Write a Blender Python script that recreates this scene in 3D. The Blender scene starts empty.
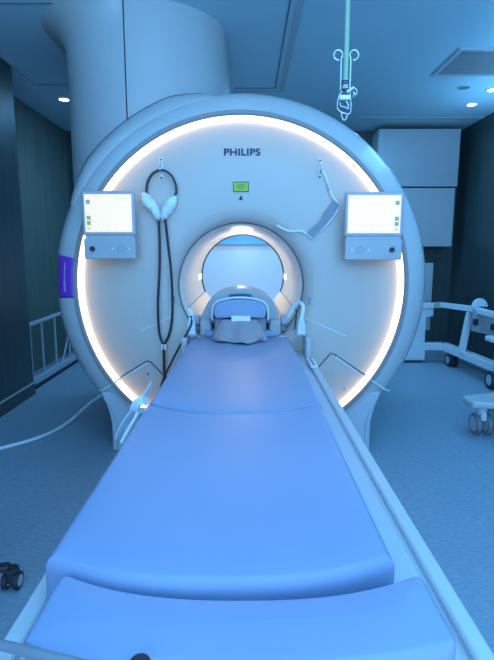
import bpy, bmesh, math, random
from mathutils import Vector, Matrix
random.seed(4)
PI = math.pi
scene = bpy.context.scene
COL = scene.collection

# ------------------------------------------------------------------ camera
F = 490.0
TH = math.atan(78 / 490)
H = 1.1
cam = bpy.data.cameras.new('camera')
cam.sensor_fit = 'HORIZONTAL'
cam.sensor_width = 36
cam.lens = F / 494 * 36
cam.clip_start = 0.02
co = bpy.data.objects.new('camera', cam)
COL.objects.link(co)
co.location = (0, 0, H)
co.rotation_euler = (PI / 2 - TH, 0, 0)
scene.camera = co


def at(px, py, Y):
    """measured point of the photograph at distance Y from the viewer"""
    u = -(py - 330) / F
    x, y, w = (px - 247) / F, math.cos(TH) + u * math.sin(TH), -math.sin(TH) + u * math.cos(TH)
    t = Y / y
    return Vector((x * t, Y, H + w * t))


def onz(px, py, z):
    q = at(px, py, 1.0) - Vector((0, 0, H))
    return Vector((0, 0, H)) + q * ((z - H) / q.z)

# ------------------------------------------------------------------ materials
def mat(name, col, rough=0.5, metal=0.0, spec=0.5, emit=None, es=0.0, coat=0.0, alpha=None, trans=0.0):
    m = bpy.data.materials.new(name)
    m.use_nodes = True
    b = m.node_tree.nodes['Principled BSDF']
    b.inputs['Base Color'].default_value = (*col, 1)
    b.inputs['Roughness'].default_value = rough
    b.inputs['Metallic'].default_value = metal
    b.inputs['Specular IOR Level'].default_value = spec
    b.inputs['Coat Weight'].default_value = coat
    b.inputs['Transmission Weight'].default_value = trans
    if emit:
        b.inputs['Emission Color'].default_value = (*emit, 1)
        b.inputs['Emission Strength'].default_value = es
    if alpha is not None:
        b.inputs['Alpha'].default_value = alpha
    return m


def noisy(m, c1, c2, scale=(1, 1, 1), nscale=5, detail=4, bump=0.0, lo=0.35, hi=0.65, dist=0.02):
    nt = m.node_tree
    N, L = nt.nodes, nt.links
    b = N['Principled BSDF']
    tc = N.new('ShaderNodeTexCoord')
    mp = N.new('ShaderNodeMapping')
    mp.inputs['Scale'].default_value = scale
    no = N.new('ShaderNodeTexNoise')
    no.inputs['Scale'].default_value = nscale
    no.inputs['Detail'].default_value = detail
    L.new(tc.outputs['Object'], mp.inputs['Vector'])
    L.new(mp.outputs['Vector'], no.inputs['Vector'])
    r = N.new('ShaderNodeValToRGB')
    r.color_ramp.elements[0].position = lo
    r.color_ramp.elements[1].position = hi
    r.color_ramp.elements[0].color = (*c1, 1)
    r.color_ramp.elements[1].color = (*c2, 1)
    L.new(no.outputs['Fac'], r.inputs['Fac'])
    L.new(r.outputs['Color'], b.inputs['Base Color'])
    if bump:
        bp = N.new('ShaderNodeBump')
        bp.inputs['Strength'].default_value = bump
        bp.inputs['Distance'].default_value = dist
        L.new(no.outputs['Fac'], bp.inputs['Height'])
        L.new(bp.outputs['Normal'], b.inputs['Normal'])
    return m


M = {}
M['cover'] = mat('gantry_cover_plastic', (0.60, 0.51, 0.45), 0.42)
M['rim'] = mat('gantry_rim_plastic', (0.54, 0.53, 0.53), 0.25, coat=0.3)
M['plinth'] = mat('gantry_plinth_plastic', (0.50, 0.54, 0.58), 0.4)
M['bore'] = mat('bore_liner_plastic', (0.8, 0.82, 0.83), 0.4)
M['ring'] = mat('ring_light_diffuser', (0.1, 0.1, 0.1), 0.5, emit=(1.0, 0.74, 0.44), es=4.0)
M['bore_light'] = mat('bore_light_diffuser', (0.9, 0.9, 0.9), 0.5, emit=(1.0, 0.93, 0.82), es=1.3)
M['column'] = mat('column_plastic', (0.49, 0.47, 0.47), 0.45)
M['white'] = mat('white_lacquer', (0.72, 0.75, 0.78), 0.3)
M['table'] = mat('table_plastic', (0.52, 0.53, 0.54), 0.35)
M['tray'] = mat('table_tray_plastic', (0.46, 0.50, 0.56), 0.35)
M['grey'] = mat('grey_plastic', (0.20, 0.22, 0.25), 0.4)
M['greymid'] = mat('mid_grey_plastic', (0.42, 0.46, 0.52), 0.4)
M['dark'] = mat('dark_rubber', (0.02, 0.022, 0.03), 0.5)
M['seam'] = mat('seam_shadow_gap', (0.09, 0.1, 0.12), 0.6)
M['navy'] = mat('navy_ink', (0.01, 0.03, 0.08), 0.6)
M['purple'] = mat('purple_sticker', (0.22, 0.05, 0.50), 0.5)
M['lilac'] = mat('lilac_print', (0.45, 0.35, 0.7), 0.5)
M['green'] = mat('green_sticker', (0.50, 0.58, 0.02), 0.5)
M['dkgreen'] = mat('dark_green_print', (0.02, 0.12, 0.05), 0.5)
M['metal'] = mat('brushed_steel', (0.7, 0.72, 0.75), 0.25, metal=1.0)
M['wire'] = mat('bright_wire', (0.75, 0.8, 0.85), 0.25, metal=0.6)
M['tube'] = mat('greenish_tube', (0.30, 0.42, 0.28), 0.35)
M['hose'] = mat('pale_hose', (0.75, 0.8, 0.82), 0.35)
M['coil'] = mat('coil_plastic', (0.44, 0.43, 0.43), 0.35)
M['coildark'] = mat('coil_slot_plastic', (0.1, 0.14, 0.2), 0.5)
M['cushion'] = mat('coil_cushion_vinyl', (0.30, 0.37, 0.52), 0.4)
M['foamwhite'] = mat('white_foam', (0.95, 0.90, 0.84), 0.7)
M['drape'] = mat('grey_drape_cloth', (0.36, 0.33, 0.36), 0.8)
M['fluff'] = noisy(mat('white_nonwoven_cover', (0.8, 0.82, 0.84), 0.8), (0.7, 0.73, 0.76), (0.92, 0.93, 0.94), nscale=40, bump=0.6)
M['screen'] = mat('lit_screen', (0.1, 0.1, 0.1), 0.2, emit=(1.0, 0.99, 0.86), es=.93)
M['icon'] = mat('screen_icon_glow', (0.02, 0.02, 0.02), 0.4, emit=(0.16, 0.42, 0.42), es=1.0)
M['iconpale'] = mat('screen_pale_glow', (0.02, 0.02, 0.02), 0.4, emit=(0.66, 0.78, 0.5), es=1.0)
M['lamp'] = mat('lamp_glow', (0.9, 0.9, 0.9), 0.4, emit=(0.75, 0.92, 1.0), es=9.0)
M['lampoff'] = mat('unlit_lamp', (0.45, 0.5, 0.55), 0.25)
M['strap'] = mat('clear_strap', (0.72, 0.8, 0.85), 0.3, alpha=0.75)
M['strapgrey'] = mat('grey_strap_pad', (0.27, 0.29, 0.33), 0.6)
M['cab'] = mat('cabinet_laminate', (0.38, 0.40, 0.42), 0.4)
M['ceil'] = noisy(mat('ceiling_paint', (0.4, 0.4, 0.4), 0.55), (0.44, 0.60, 0.66), (0.46, 0.62, 0.68), nscale=2)
M['ceiltrim'] = mat('ceiling_trim_paint', (0.40, 0.43, 0.45), 0.5)
M['ceildark'] = mat('ceiling_gap', (0.14, 0.16, 0.18), 0.6)
M['vent'] = mat('vent_paint', (0.26, 0.27, 0.28), 0.5)
M['pad'] = noisy(mat('blue_vinyl_pad', (0.6, 0.5, 0.8), 0.42), (0.265, 0.318, 0.475), (0.28, 0.333, 0.49),
                 scale=(1, 1, 1), nscale=5, detail=2, bump=0.12, dist=0.03)
M['floor'] = noisy(mat('speckled_vinyl_floor', (0.2, 0.3, 0.35), 0.45), (0.20, 0.29, 0.36), (0.29, 0.38, 0.46),
                   scale=(1, 2.6, 1), nscale=34, detail=10, bump=0.02, lo=0.3, hi=0.7)
M['wood_dark'] = noisy(mat('dark_grained_panel', (0.03, 0.04, 0.04), 0.4), (0.032, 0.052, 0.054), (0.050, 0.072, 0.074),
                       scale=(8, 8, 0.35), nscale=5, detail=6)
M['wood_teal'] = noisy(mat('teal_grained_panel', (0.05, 0.09, 0.08), 0.5), (0.10, 0.13, 0.115), (0.13, 0.165, 0.14),
                       scale=(9, 9, 0.3), nscale=5, detail=6)
M['glass'] = mat('window_glass', (0.42, 0.62, 0.78), 0.25, metal=0.1, spec=0.8, emit=(0.50, 0.72, 0.88), es=0.42)
M['glow_strip'] = mat('blue_wall_glow', (0.15, 0.4, 0.7), 0.2, emit=(0.08, 0.38, 0.85), es=0.6)  # emission stands in for the bright blue wall above the window
M['bezel'] = mat('ring_bezel_grey', (0.30, 0.28, 0.27), 0.35)
M['winframe'] = mat('window_frame', (0.5, 0.54, 0.58), 0.4)


# ------------------------------------------------------------------ geometry helpers
def link(name, bm, m, parent=None, bevel=0.0, seg=3, smooth=True, wn=True):
    me = bpy.data.meshes.new(name)
    bmesh.ops.recalc_face_normals(bm, faces=bm.faces)
    bm.to_mesh(me)
    bm.free()
    me.materials.append(m)
    o = bpy.data.objects.new(name, me)
    COL.objects.link(o)
    if parent:
        o.parent = parent
    if smooth:
        for p in me.polygons:
            p.use_smooth = True
        if not bevel:
            me.set_sharp_from_angle(angle=math.radians(42))
    if bevel:
        b = o.modifiers.new('bevel', 'BEVEL')
        b.width = bevel
        b.segments = seg
        b.limit_method = 'ANGLE'
        b.angle_limit = math.radians(35)
    if smooth and wn:
        w = o.modifiers.new('wn', 'WEIGHTED_NORMAL')
        w.keep_sharp = True
    return o


def box(bm, c, s, rot=None):
    r = bmesh.ops.create_cube(bm, size=1.0)
    vs = r['verts']
    bmesh.ops.scale(bm, vec=s, verts=vs)
    if rot:
        bmesh.ops.rotate(bm, cent=(0, 0, 0), matrix=rot, verts=vs)
    bmesh.ops.translate(bm, vec=c, verts=vs)
    return vs


def bx(bm, x0, x1, y0, y1, z0, z1):
    return box(bm, ((x0 + x1) / 2, (y0 + y1) / 2, (z0 + z1) / 2), (abs(x1 - x0), abs(y1 - y0), abs(z1 - z0)))


def cyl(bm, c, r, h, axis='Z', seg=32, r2=None):
    rr = bmesh.ops.create_cone(bm, cap_ends=True, segments=seg, radius1=r, radius2=r if r2 is None else r2, depth=h)
    vs = rr['verts']
    if axis == 'X':
        bmesh.ops.rotate(bm, cent=(0, 0, 0), matrix=Matrix.Rotation(PI / 2, 3, 'Y'), verts=vs)
    elif axis == 'Y':
        bmesh.ops.rotate(bm, cent=(0, 0, 0), matrix=Matrix.Rotation(PI / 2, 3, 'X'), verts=vs)
    bmesh.ops.translate(bm, vec=c, verts=vs)
    return vs


def catmull(pts, n=8, closed=False):
    pts = [Vector(p) for p in pts]
    out = []
    N = len(pts)
    rng = N if closed else N - 1
    for i in range(rng):
        p0 = pts[(i - 1) % N] if closed or i > 0 else pts[0]
        p1 = pts[i]
        p2 = pts[(i + 1) % N]
        p3 = pts[(i + 2) % N] if closed or i + 2 < N else pts[-1]
        for k in range(n):
            t = k / n
            out.append(0.5 * ((2 * p1) + (p2 - p0) * t + (2 * p0 - 5 * p1 + 4 * p2 - p3) * t * t + (3 * p1 - p0 - 3 * p2 + p3) * t ** 3))
    if not closed:
        out.append(pts[-1])
    return out


def sweep(bm, pts, section, closed=False, up=Vector((0, 0, 1))):
    """sweep a closed 2D section [(a, b)] along pts"""
    n = len(pts)
    rings = []
    prev = None
    for i, p in enumerate(pts):
        a = pts[(i - 1) % n] if closed or i > 0 else pts[0]
        b = pts[(i + 1) % n] if closed or i < n - 1 else pts[-1]
        t = (b - a).normalized()
        if prev is None:
            u = up if abs(up.dot(t)) < 0.95 else Vector((0, 1, 0))
            nrm = (u - t * u.dot(t)).normalized()
        else:
            nrm = (prev - t * prev.dot(t)).normalized()
        prev = nrm
        bi = t.cross(nrm)
        rings.append([bm.verts.new(p + bi * s[0] + nrm * s[1]) for s in section])
    k = len(section)
    for i in range(n if closed else n - 1):
        r0, r1 = rings[i], rings[(i + 1) % n]
        for j in range(k):
            bm.faces.new((r0[j], r0[(j + 1) % k], r1[(j + 1) % k], r1[j]))
    if not closed:
        bm.faces.new(rings[0][::-1])
        bm.faces.new(rings[-1])


def circ(r, n=10):
    return [(r * math.cos(2 * PI * i / n), r * math.sin(2 * PI * i / n)) for i in range(n)]


def tube(bm, pts, r, n=10, smooth=8, closed=False):
    P = catmull(pts, smooth, closed) if smooth else [Vector(p) for p in pts]
    sweep(bm, P, circ(r, n), closed)


def lathe_y(bm, prof, cx, cz, seg=160, close=False):
    """revolve (radius, y) about the line x=cx, z=cz; close: profile is a closed loop"""
    rings = []
    for q in prof:
        r, y = q[0], q[1]
        sx = q[2] if len(q) > 2 else 1.0
        rings.append([bm.verts.new((cx + sx * r * math.sin(2 * PI * i / seg), y, cz + r * math.cos(2 * PI * i / seg))) for i in range(seg)])
    K = len(prof)
    for k in range(K if close else K - 1):
        a, b = rings[k], rings[(k + 1) % K]
        for i in range(seg):
            bm.faces.new((a[i], a[(i + 1) % seg], b[(i + 1) % seg], b[i]))


def prism_y(bm, poly, y0, y1):
    a = [bm.verts.new((x, y0, z)) for x, z in poly]
    b = [bm.verts.new((x, y1, z)) for x, z in poly]
    bm.faces.new(a)
    bm.faces.new(b[::-1])
    n = len(poly)
    for i in range(n):
        bm.faces.new((a[i], a[(i + 1) % n], b[(i + 1) % n], b[i]))


def prism_z(bm, poly, z0, z1):
    a = [bm.verts.new((x, y, z0)) for x, y in poly]
    b = [bm.verts.new((x, y, z1)) for x, y in poly]
    bm.faces.new(a[::-1])
    bm.faces.new(b)
    n = len(poly)
    for i in range(n):
        bm.faces.new((a[i], a[(i + 1) % n], b[(i + 1) % n], b[i]))


def tag(o, label, cat=None, group=None, kind=None):
    if label:
        o['label'] = label
    if cat:
        o['category'] = cat
    if group:
        o['group'] = group
    if kind:
        o['kind'] = kind
    return o


def thing(name, loc, label, cat, group=None):
    o = bpy.data.objects.new(name, None)
    o.empty_display_size = 0.05
    COL.objects.link(o)
    o.location = loc
    return tag(o, label, cat, group)


def part(name, bm, m, root, **k):
    """bm is in world space; stored relative to the root's origin"""
    base = Vector((0, 0, 0))
    r = root
    while r:
        base += r.location
        r = r.parent
    bmesh.ops.translate(bm, vec=-base, verts=bm.verts)
    return link(name, bm, m, root, **k)


def struct(name, bm, m, **k):
    o = link(name, bm, m, smooth=False, **k)
    o['kind'] = 'structure'
    return o


def B():
    return bmesh.new()


# ------------------------------------------------------------------ the room
ZC = 2.4
XL, XL2, XR, YB = -1.67, -1.97, 2.32, 5.6
bm = B(); bx(bm, -2.2, 3.4, -1.2, YB + .1, -0.1, 0.0); struct('floor', bm, M['floor'])
bm = B(); bx(bm, -2.2, 3.4, -1.2, YB + .1, ZC, ZC + .1); struct('ceiling', bm, M['ceil'])
bm = B(); bx(bm, XL2 - .15, XL, -1.2, 3.72, 0, ZC); struct('wall_left', bm, M['wood_dark'])
bm = B(); bx(bm, XL2 - .15, XL2, 3.72, YB, 0, ZC); struct('wall_left_recess', bm, M['wood_teal'])
bm = B(); bx(bm, XR, XR + .1, 1.2, YB, 0, ZC); struct('wall_right', bm, M['wood_dark'])
WX0, WX1, WZ0, WZ1 = -.75, .62, .40, 1.42
bm = B()
bx(bm, XL2 - .15, WX0, YB, YB + .1, 0, ZC); bx(bm, WX1, XR + .1, YB, YB + .1, 0, ZC)
bx(bm, WX0, WX1, YB, YB + .1, 0, WZ0); bx(bm, WX0, WX1, YB, YB + .1, WZ1, ZC)
struct('wall_back', bm, M['wood_dark'])
w = B(); bx(w, WX0, WX1, YB + .02, YB + .04, 1.19, WZ1)  # glowing strip in place of the lit blue wall above the window
struct('wall_glow_strip', w, M['glow_strip'])
bm = B(); bx(bm, WX0, WX1, YB - .01, YB + .05, 1.165, 1.19); struct('trim_10', bm, M['winframe'])
w = B(); bx(w, WX0, WX1, YB + .02, YB + .04, WZ0, 1.165)
win = struct('window_1', w, M['glass'])
f = B()
for a in ((WX0 - .03, WX1 + .03, WZ1 - .01, WZ1 + .04), (WX0 - .03, WX1 + .03, WZ0 - .04, WZ0 + .01),
          (WX0 - .03, WX0 + .01, WZ0, WZ1), (WX1 - .01, WX1 + .03, WZ0, WZ1)):
    bx(f, a[0], a[1], YB - .02, YB + .05, a[2], a[3])
fr = link('window_frame', f, M['winframe'], win, smooth=False)
bm = B(); bx(bm, XL - .004, XL + .012, -1.2, 3.72, 0, .09); struct('baseboard_left', bm, M['wood_dark'])
bm = B(); bx(bm, XL, XL + .016, -1.2, 3.73, .09, .098); struct('trim_1', bm, M['ceiltrim'])
bm = B(); bx(bm, XR - .014, XR, 2.2, YB, 0, .09); struct('baseboard_right', bm, M['wood_dark'])
# ceiling trims
def strip(n, x0, x1, y0, y1, m, h=.006):
    bm = B(); bx(bm, x0, x1, y0, y1, ZC - h, ZC); struct('trim_%d' % n, bm, m)
strip(2, .262, .300, -1.0, 4.26, M['ceiltrim'])
strip(3, .222, .230, -1.0, 4.19, M['ceildark'])
strip(4, -.10, .262, 4.222, 4.26, M['ceiltrim'])
strip(5, -.10, .23, 4.18, 4.188, M['ceildark'])
strip(6, -1.66, -.9, 4.09, 4.10, M['ceildark'])
strip(7, -1.66, -1.0, 2.82, 2.828, M['ceildark'])
strip(8, -1.665, -1.645, -1.0, 4.09, M['ceiltrim'])
strip(9, 1.1, XR, 5.06, 5.10, M['ceiltrim'])

# ceiling lights
def downlight(x, y, lit, label):
    t = thing('downlight', (x, y, ZC), label, 'ceiling light', 'recessed downlights')
    r = B(); lathe = []
    for rr, z in ((.038, -.001), (.042, -.008), (.050, -.008), (.054, -.001)):
        lathe.append([r.verts.new((x + rr * math.cos(2 * PI * i / 32), y + rr * math.sin(2 * PI * i / 32), ZC + z)) for i in range(32)])
    for k in range(3):
        for i in range(32):
            r.faces.new((lathe[k][i], lathe[k][(i + 1) % 32], lathe[k + 1][(i + 1) % 32], lathe[k + 1][i]))
    part('trim_ring', r, M['lampoff'], t)
    d = B(); cyl(d, (x, y, ZC - .004), .039, .007)
    part('lamp', d, M['lamp'] if lit else M['ceildark'], t)
    if lit:
        l = bpy.data.lights.new('downlight_beam', 'SPOT')
        l.energy = 5; l.color = (.45, .78, 1); l.spot_size = 2.0; l.spot_blend = .8; l.shadow_soft_size = .04
        lo = bpy.data.objects.new('downlight_beam', l); COL.objects.link(lo); lo.location = (x, y, ZC - .03)
downlight(-1.574, 4.476, True, 'lit recessed downlight in the left ceiling beside the tall column')
downlight(-1.30, 4.45, True, 'lit recessed downlight half hidden behind the edge of the tall column')
downlight(2.0, 4.62, True, 'lit recessed downlight above the white wall cupboard')
downlight(1.985, 4.22, True, 'lit recessed downlight at the right edge of the ceiling')
downlight(1.731, 4.165, False, 'unlit recessed downlight just behind the ceiling vent')

t = thing('ceiling_vent', (1.8, 3.65, ZC), 'square dark louvred air vent set in the right side of the ceiling', 'vent')
f = B()
for a in ((1.37, 2.25, 3.40, 3.43), (1.37, 2.25, 3.87, 3.90), (1.37, 1.40, 3.43, 3.87), (2.22, 2.25, 3.43, 3.87)):
    bx(f, a[0], a[1], a[2], a[3], ZC - .012, ZC)
part('frame', f, M['greymid'], t, smooth=False)
f = B(); bx(f, 1.40, 2.22, 3.43, 3.87, ZC - .004, ZC - .001)
for k in range(17):
    box(f, (1.81, 3.445 + k * .0255, ZC - .008), (.82, .021, .003), Matrix.Rotation(.12, 3, 'X'))
part('louvre', f, M['vent'], t, smooth=False)

# ------------------------------------------------------------------ service column
cx, r0, cyy = -.603, .478, 3.24
poly = [(cx + r0 * math.cos(a), cyy + r0 * math.sin(a)) for a in [PI + PI * i / 48 for i in range(49)]]
poly += [(cx + r0, 3.9), (cx - r0, 3.9)]
t = thing('service_column', (cx, cyy, 0), 'tall rounded white service column rising from the scanner to the ceiling', 'column')
bm = B()
# split into two shells with a fine gap between them
ga = 1.474 * PI
left = [p for p in poly[:49] if p[0] < cx + r0 * math.cos(ga) - .003] + [(cx + r0 * math.cos(ga) - .003, cyy + r0 * math.sin(ga) + .001)]
gx = left[-1][0]
pl = left + [(gx, 3.9), (cx - r0, 3.9)]
rows = []
for z, f in ((1.3, 0), (2.20, 0), (2.26, .004), (2.30, .014), (2.335, .034), (2.365, .065), (2.388, .105), (ZC, .13)):
    row = []
    phs = math.acos((cx - gx) / r0)
    for x, y in pl:
        if x < gx - 1e-4:
            if y < cyy:
                ph_ = math.atan2(cyy - y, cx - x)
                w_ = math.cos(min(1, max(0, ph_ / phs)) ** 3 * PI / 2)
                x, y = x - f * w_ * math.cos(ph_), y - f * w_ * math.sin(ph_)
            else:
                x -= f
        row.append(bm.verts.new((x, y, z)))
    rows.append(row)
n = len(pl)
for a, b in zip(rows, rows[1:]):
    for i in range(n):
        bm.faces.new((a[i], a[(i + 1) % n], b[(i + 1) % n], b[i]))
bm.faces.new(rows[0][::-1]); bm.faces.new(rows[-1])
part('left_shell', bm, M['column'], t)
bm = B()
right = [(gx + .008, cyy - math.sqrt(r0 ** 2 - (gx + .008 - cx) ** 2))] + [p for p in poly[:49] if p[0] > gx + .012]
prism_z(bm, right + [(cx + r0, 3.9), (gx + .008, 3.9)], 1.3, ZC)
part('right_shell', bm, M['column'], t)
bm = B(); bx(bm, gx - .01, gx + .02, 2.80, 3.8, 1.35, ZC - .002); part('seam_filler', bm, M['seam'], t, smooth=False)

# ------------------------------------------------------------------ MRI scanner
GX, GZ = -.033, .915
Y0, Y1 = 2.60, 3.95
scan = thing('mri_scanner', (GX, 3.2, 0), 'large white round mri scanner with a glowing warm ring around its bore', 'medical scanner')
YF = 2.625
bm = B()
lathe_y(bm, [(.840, YF + .006), (.832, YF), (.60, YF), (.44, YF), (.408, YF + .004), (.372, YF + .014), (.352, YF + .034), (.340, YF + .06),
             (.330, YF + .064), (.330, YF + .12), (.80, YF + .12), (.840, YF + .05)], GX, GZ, 192, True)
part('front_cover', bm, M['cover'], scan, wn=False)
bm = B()
lathe_y(bm, [(.876, Y0 - .008), (.900, Y0 - .004), (.95, Y0 + .02), (.975, Y0 + .045, 1.008), (.995, Y0 + .09, 1.014), (1.007, Y0 + .16, 1.017), (1.010, Y0 + .26, 1.018), (1.010, Y1 - .2, 1.018),
             (.99, Y1 - .08), (.95, Y1), (.45, Y1), (.39, Y1 - .01), (.355, Y1 - .04), (.335, Y1 - .10), (.335, Y1 - .13), (.85, Y1 - .1), (.97, Y1 - .3),
             (.97, Y0 + .3), (.93, Y0 + .1), (.876, Y0 + .04)], GX, GZ, 192, True)
part('rim_cover', bm, M['rim'], scan, wn=False)
bm = B()
lathe_y(bm, [(.862, Y0 - .007), (.870, Y0 - .014), (.884, Y0 - .012), (.889, Y0 - .005), (.886, Y0 + .01), (.864, Y0 + .01)], GX, GZ, 192, True)
part('ring_bezel', bm, M['bezel'], scan, wn=False)
bm = B()
lathe_y(bm, [(.866, Y0 - .003), (.856, Y0 + .002), (.840, Y0 + .022), (.840, Y0 + .05), (.866, Y0 + .05)], GX, GZ, 192, True)
tag(part('ring_light', bm, M['ring'], scan, wn=False), 'glowing warm white ring light')
# raised collar of the rim where the column joins, with its fine dark seam
bm = B()
A0, A1, NA = math.radians(-64), math.radians(-8), 40
def lift(k):
    u = k / NA
    return .05 * min(1, u / .25, (1 - u) / .22) ** .8 if 0 < u < 1 else 0.0
rows = []
for base, up_, y in ((.955, 0, Y0 + .030), (.965, .25, Y0 + .034), (.985, .6, Y0 + .060), (1.000, .85, Y0 + .10), (1.010, 1.0, Y0 + .150), (1.010, 1.0, Y0 + .30), (.96, 0, Y0 + .30), (.94, 0, Y0 + .1)):
    rows.append([bm.verts.new((GX + (base + lift(k) * up_) * 1.017 * math.sin(A0 + (A1 - A0) * k / NA), y, GZ + (base + lift(k) * up_) * math.cos(A0 + (A1 - A0) * k / NA))) for k in range(NA + 1)])
for q in range(len(rows)):
    a, b = rows[q], rows[(q + 1) % len(rows)]
    for k in range(NA):
        bm.faces.new((a[k], a[k + 1], b[k + 1], b[k]))
part('rim_collar', bm, M['rim'], scan, wn=False)
bm = B()
pts = []
for k in range(2, NA - 1):
    a = A0 + (A1 - A0) * k / NA
    rr = 1.010 + lift(k)
    pts.append(Vector((GX + rr * 1.017 * math.sin(a), Y0 + .148, GZ + rr * math.cos(a))))
tube(bm, pts, .0035, 8, 0)
part('collar_seam', bm, M['seam'], scan)
# bore liner
bm = B()
lathe_y(bm, [(.331, YF + .064), (.325, YF + .10), (.321, YF + .18), (.320, YF + .3), (.320, Y1 - .12), (.345, Y1 - .12), (.345, YF + .064)], GX, GZ, 128, True)
part('bore_liner', bm, M['bore'], scan, wn=False)
bm = B()
lathe_y(bm, [(.3235, Y1 - .135), (.3115, Y1 - .135), (.3115, Y1 - .118), (.3235, Y1 - .118)], GX, GZ, 128, True)
part('bore_edge', bm, M['dark'], scan, wn=False)
bm = B()
lathe_y(bm, [(.342, YF + .053), (.337, YF + .056), (.337, YF + .064), (.346, YF + .06)], GX, GZ, 128, True)
part('bore_seam', bm, M['seam'], scan, wn=False)
# light strips inside the bore
for s in (-1, 1):
    bm = B()
    prof = []
    for k in range(7):
        a = (PI / 2 - .06 + .12 * k / 6) * s
        prof.append((GX + .3165 * math.sin(a), GZ + .3165 * math.cos(a)))
    for k in range(6, -1, -1):
        a = (PI / 2 - .06 + .12 * k / 6) * s
        prof.append((GX + .3195 * math.sin(a), GZ + .3195 * math.cos(a)))
    prism_y(bm, prof, 3.60, 3.80)
    part('bore_light', bm, M['bore_light'], scan, wn=False)
# bridge inside the bore
bm = B()
bx(bm, GX - .235, GX + .235, 2.61, 3.86, .62, .652)
part('bridge', bm, M['bore'], scan, bevel=.006)
for s in (-1, 1):
    bm = B()
    prism_y(bm, [(GX + s * .232, .655), (GX + s * .258, .69), (GX + s * .302, .765), (GX + s * .302, .785), (GX + s * .288, .795), (GX + s * .235, .715)], 2.72, 3.86)
    part('bridge_rail', bm, M['foamwhite'], scan, smooth=False)
    bm = B()
    for (a, b) in (((.292, .797), (.298, .795)), ((.236, .718), (.242, .724))):
        prism_y(bm, [(GX + s * a[0], a[1] - .003), (GX + s * b[0], b[1] - .003), (GX + s * b[0], b[1] + .0015), (GX + s * a[0], a[1] + .0015)], 2.715, 3.865)
    part('rail_seam', bm, M['greymid'], scan, smooth=False)
# plinth
prof = [(.72, 0), (.718, .10), (.720, .17), (.732, .23), (.750, .285), (.772, .340)]
arc = [(GX + .884 * math.sin(a), GZ - .884 * math.cos(a)) for a in [math.radians(-49 + 98 * k / 40) for k in range(41)]]
poly = [(GX - a, z) for a, z in prof] + arc + [(GX + a, z) for a, z in prof[::-1]]
bm = B(); prism_y(bm, poly, Y0 + .002, Y1 - .1)
part('plinth', bm, M['plinth'], scan, bevel=.012, seg=4)
# a recessed side line on the plinth's front edge
for s in (-1, 1):
    bm = B()
    tube(bm, [(GX + s * .69, Y0 + .001, .015), (GX + s * .688, Y0 + .001, .1), (GX + s * .692, Y0 + .001, .17), (GX + s * .715, Y0 + .001, .245), (GX + s * .75, Y0 + .001, .30)], .003, 6)
    part('plinth_seam', bm, M['greymid'], scan)

# seams on the front cover
def seam(pts, w, m, y=YF - .001, name='cover_seam'):
    bm = B()
    P = [Vector((p.x, y, p.z)) for p in pts]
    sweep(bm, P, [(-w / 2, -.0015), (w / 2, -.0015), (w / 2, .0015), (-w / 2, .0015)], up=Vector((0, 1, 0)))
    part(name, bm, m, scan, smooth=False)
seam([at(121, 377, YF), at(147, 361, YF), at(151, 362, YF), at(168, 380, YF)], .007, M['seam'])
seam([at(121, 379, YF - .003), at(147, 363, YF - .003)], .010, M['white'], YF - .003, 'seam_highlight')  # white strip drawing the highlight along the seam
seam([at(371, 379, YF), at(334, 354, YF), at(331, 353, YF), at(313, 373, YF)], .007, M['seam'])
seam([at(370, 381, YF - .003), at(336, 357, YF - .003)], .010, M['white'], YF - .003, 'seam_highlight')  # same painted seam highlight on the right
for a, b in (((121, 378), (103, 390)), ((371, 380), (386, 390))):
    bm = B()
    p, q = at(*a, Y0 - .010), at(*b, Y0 - .004)
    tube(bm, [p, p.lerp(q, .5), q, q + Vector(((q.x - p.x) * .3, .03, -.01))], .005, 8, 6)
    part('rim_seam', bm, M['white'], scan)
seam([at(140, 331, YF), at(171, 317, YF)], .005, M['white'], YF - .001, 'cover_line')
seam([at(303, 317, YF), at(346, 336, YF)], .005, M['white'], YF - .001, 'cover_line')
for px, py, m in ((148, 374, 'navy'), (344, 389, 'purple'), (332, 374, 'greymid')):
    p = at(px, py, YF)
    bm = B(); cyl(bm, (p.x, YF - .001, p.z), .005, .004, 'Y', 16); part('cover_button', bm, M[m], scan)
# small grey labels beside the bore
for px, py in ((173, 299), (309, 300)):
    p = at(px, py, YF)
    bm = B(); box(bm, (p.x, YF - .001, p.z), (.028, .003, .036)); o = part('warning_label', bm, M['greymid'], scan, smooth=False)
    bm = B()
    for k in range(4):
        box(bm, (p.x, YF - .003, p.z + .012 - k * .008), (.018 - (k % 2) * .004, .001, .003))
    part('label_print', bm, M['navy'], o, smooth=False)

# lettering on the cover
cu = bpy.data.curves.new('lettering', 'FONT')
cu.body = 'PHILIPS'
cu.size = .064
cu.align_x = 'CENTER'
cu.align_y = 'CENTER'
cu.extrude = .001
cu.offset = .0020
cu.space_character = 1.06
tmp = bpy.data.objects.new('tmp_text', cu)
COL.objects.link(tmp)
bpy.context.view_layer.update()
dg = bpy.context.evaluated_depsgraph_get()
me = bpy.data.meshes.new_from_object(tmp.evaluated_get(dg))
bpy.data.objects.remove(tmp)
wmax = max(v.co.x for v in me.vertices) - min(v.co.x for v in me.vertices)
p = at(242, 152.5, YF)
sx = (at(260.5, 152, YF).x - at(224, 152, YF).x) / wmax
bm = B(); bm.from_mesh(me)
bmesh.ops.scale(bm, vec=(sx, .74, 1), verts=bm.verts)
bmesh.ops.rotate(bm, cent=(0, 0, 0), matrix=Matrix.Rotation(PI / 2, 3, 'X'), verts=bm.verts)
bmesh.ops.translate(bm, vec=(p.x, YF - .001, p.z), verts=bm.verts)
me2 = B()
part('lettering', bm, M['navy'], scan, smooth=False)
me2.free()

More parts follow.
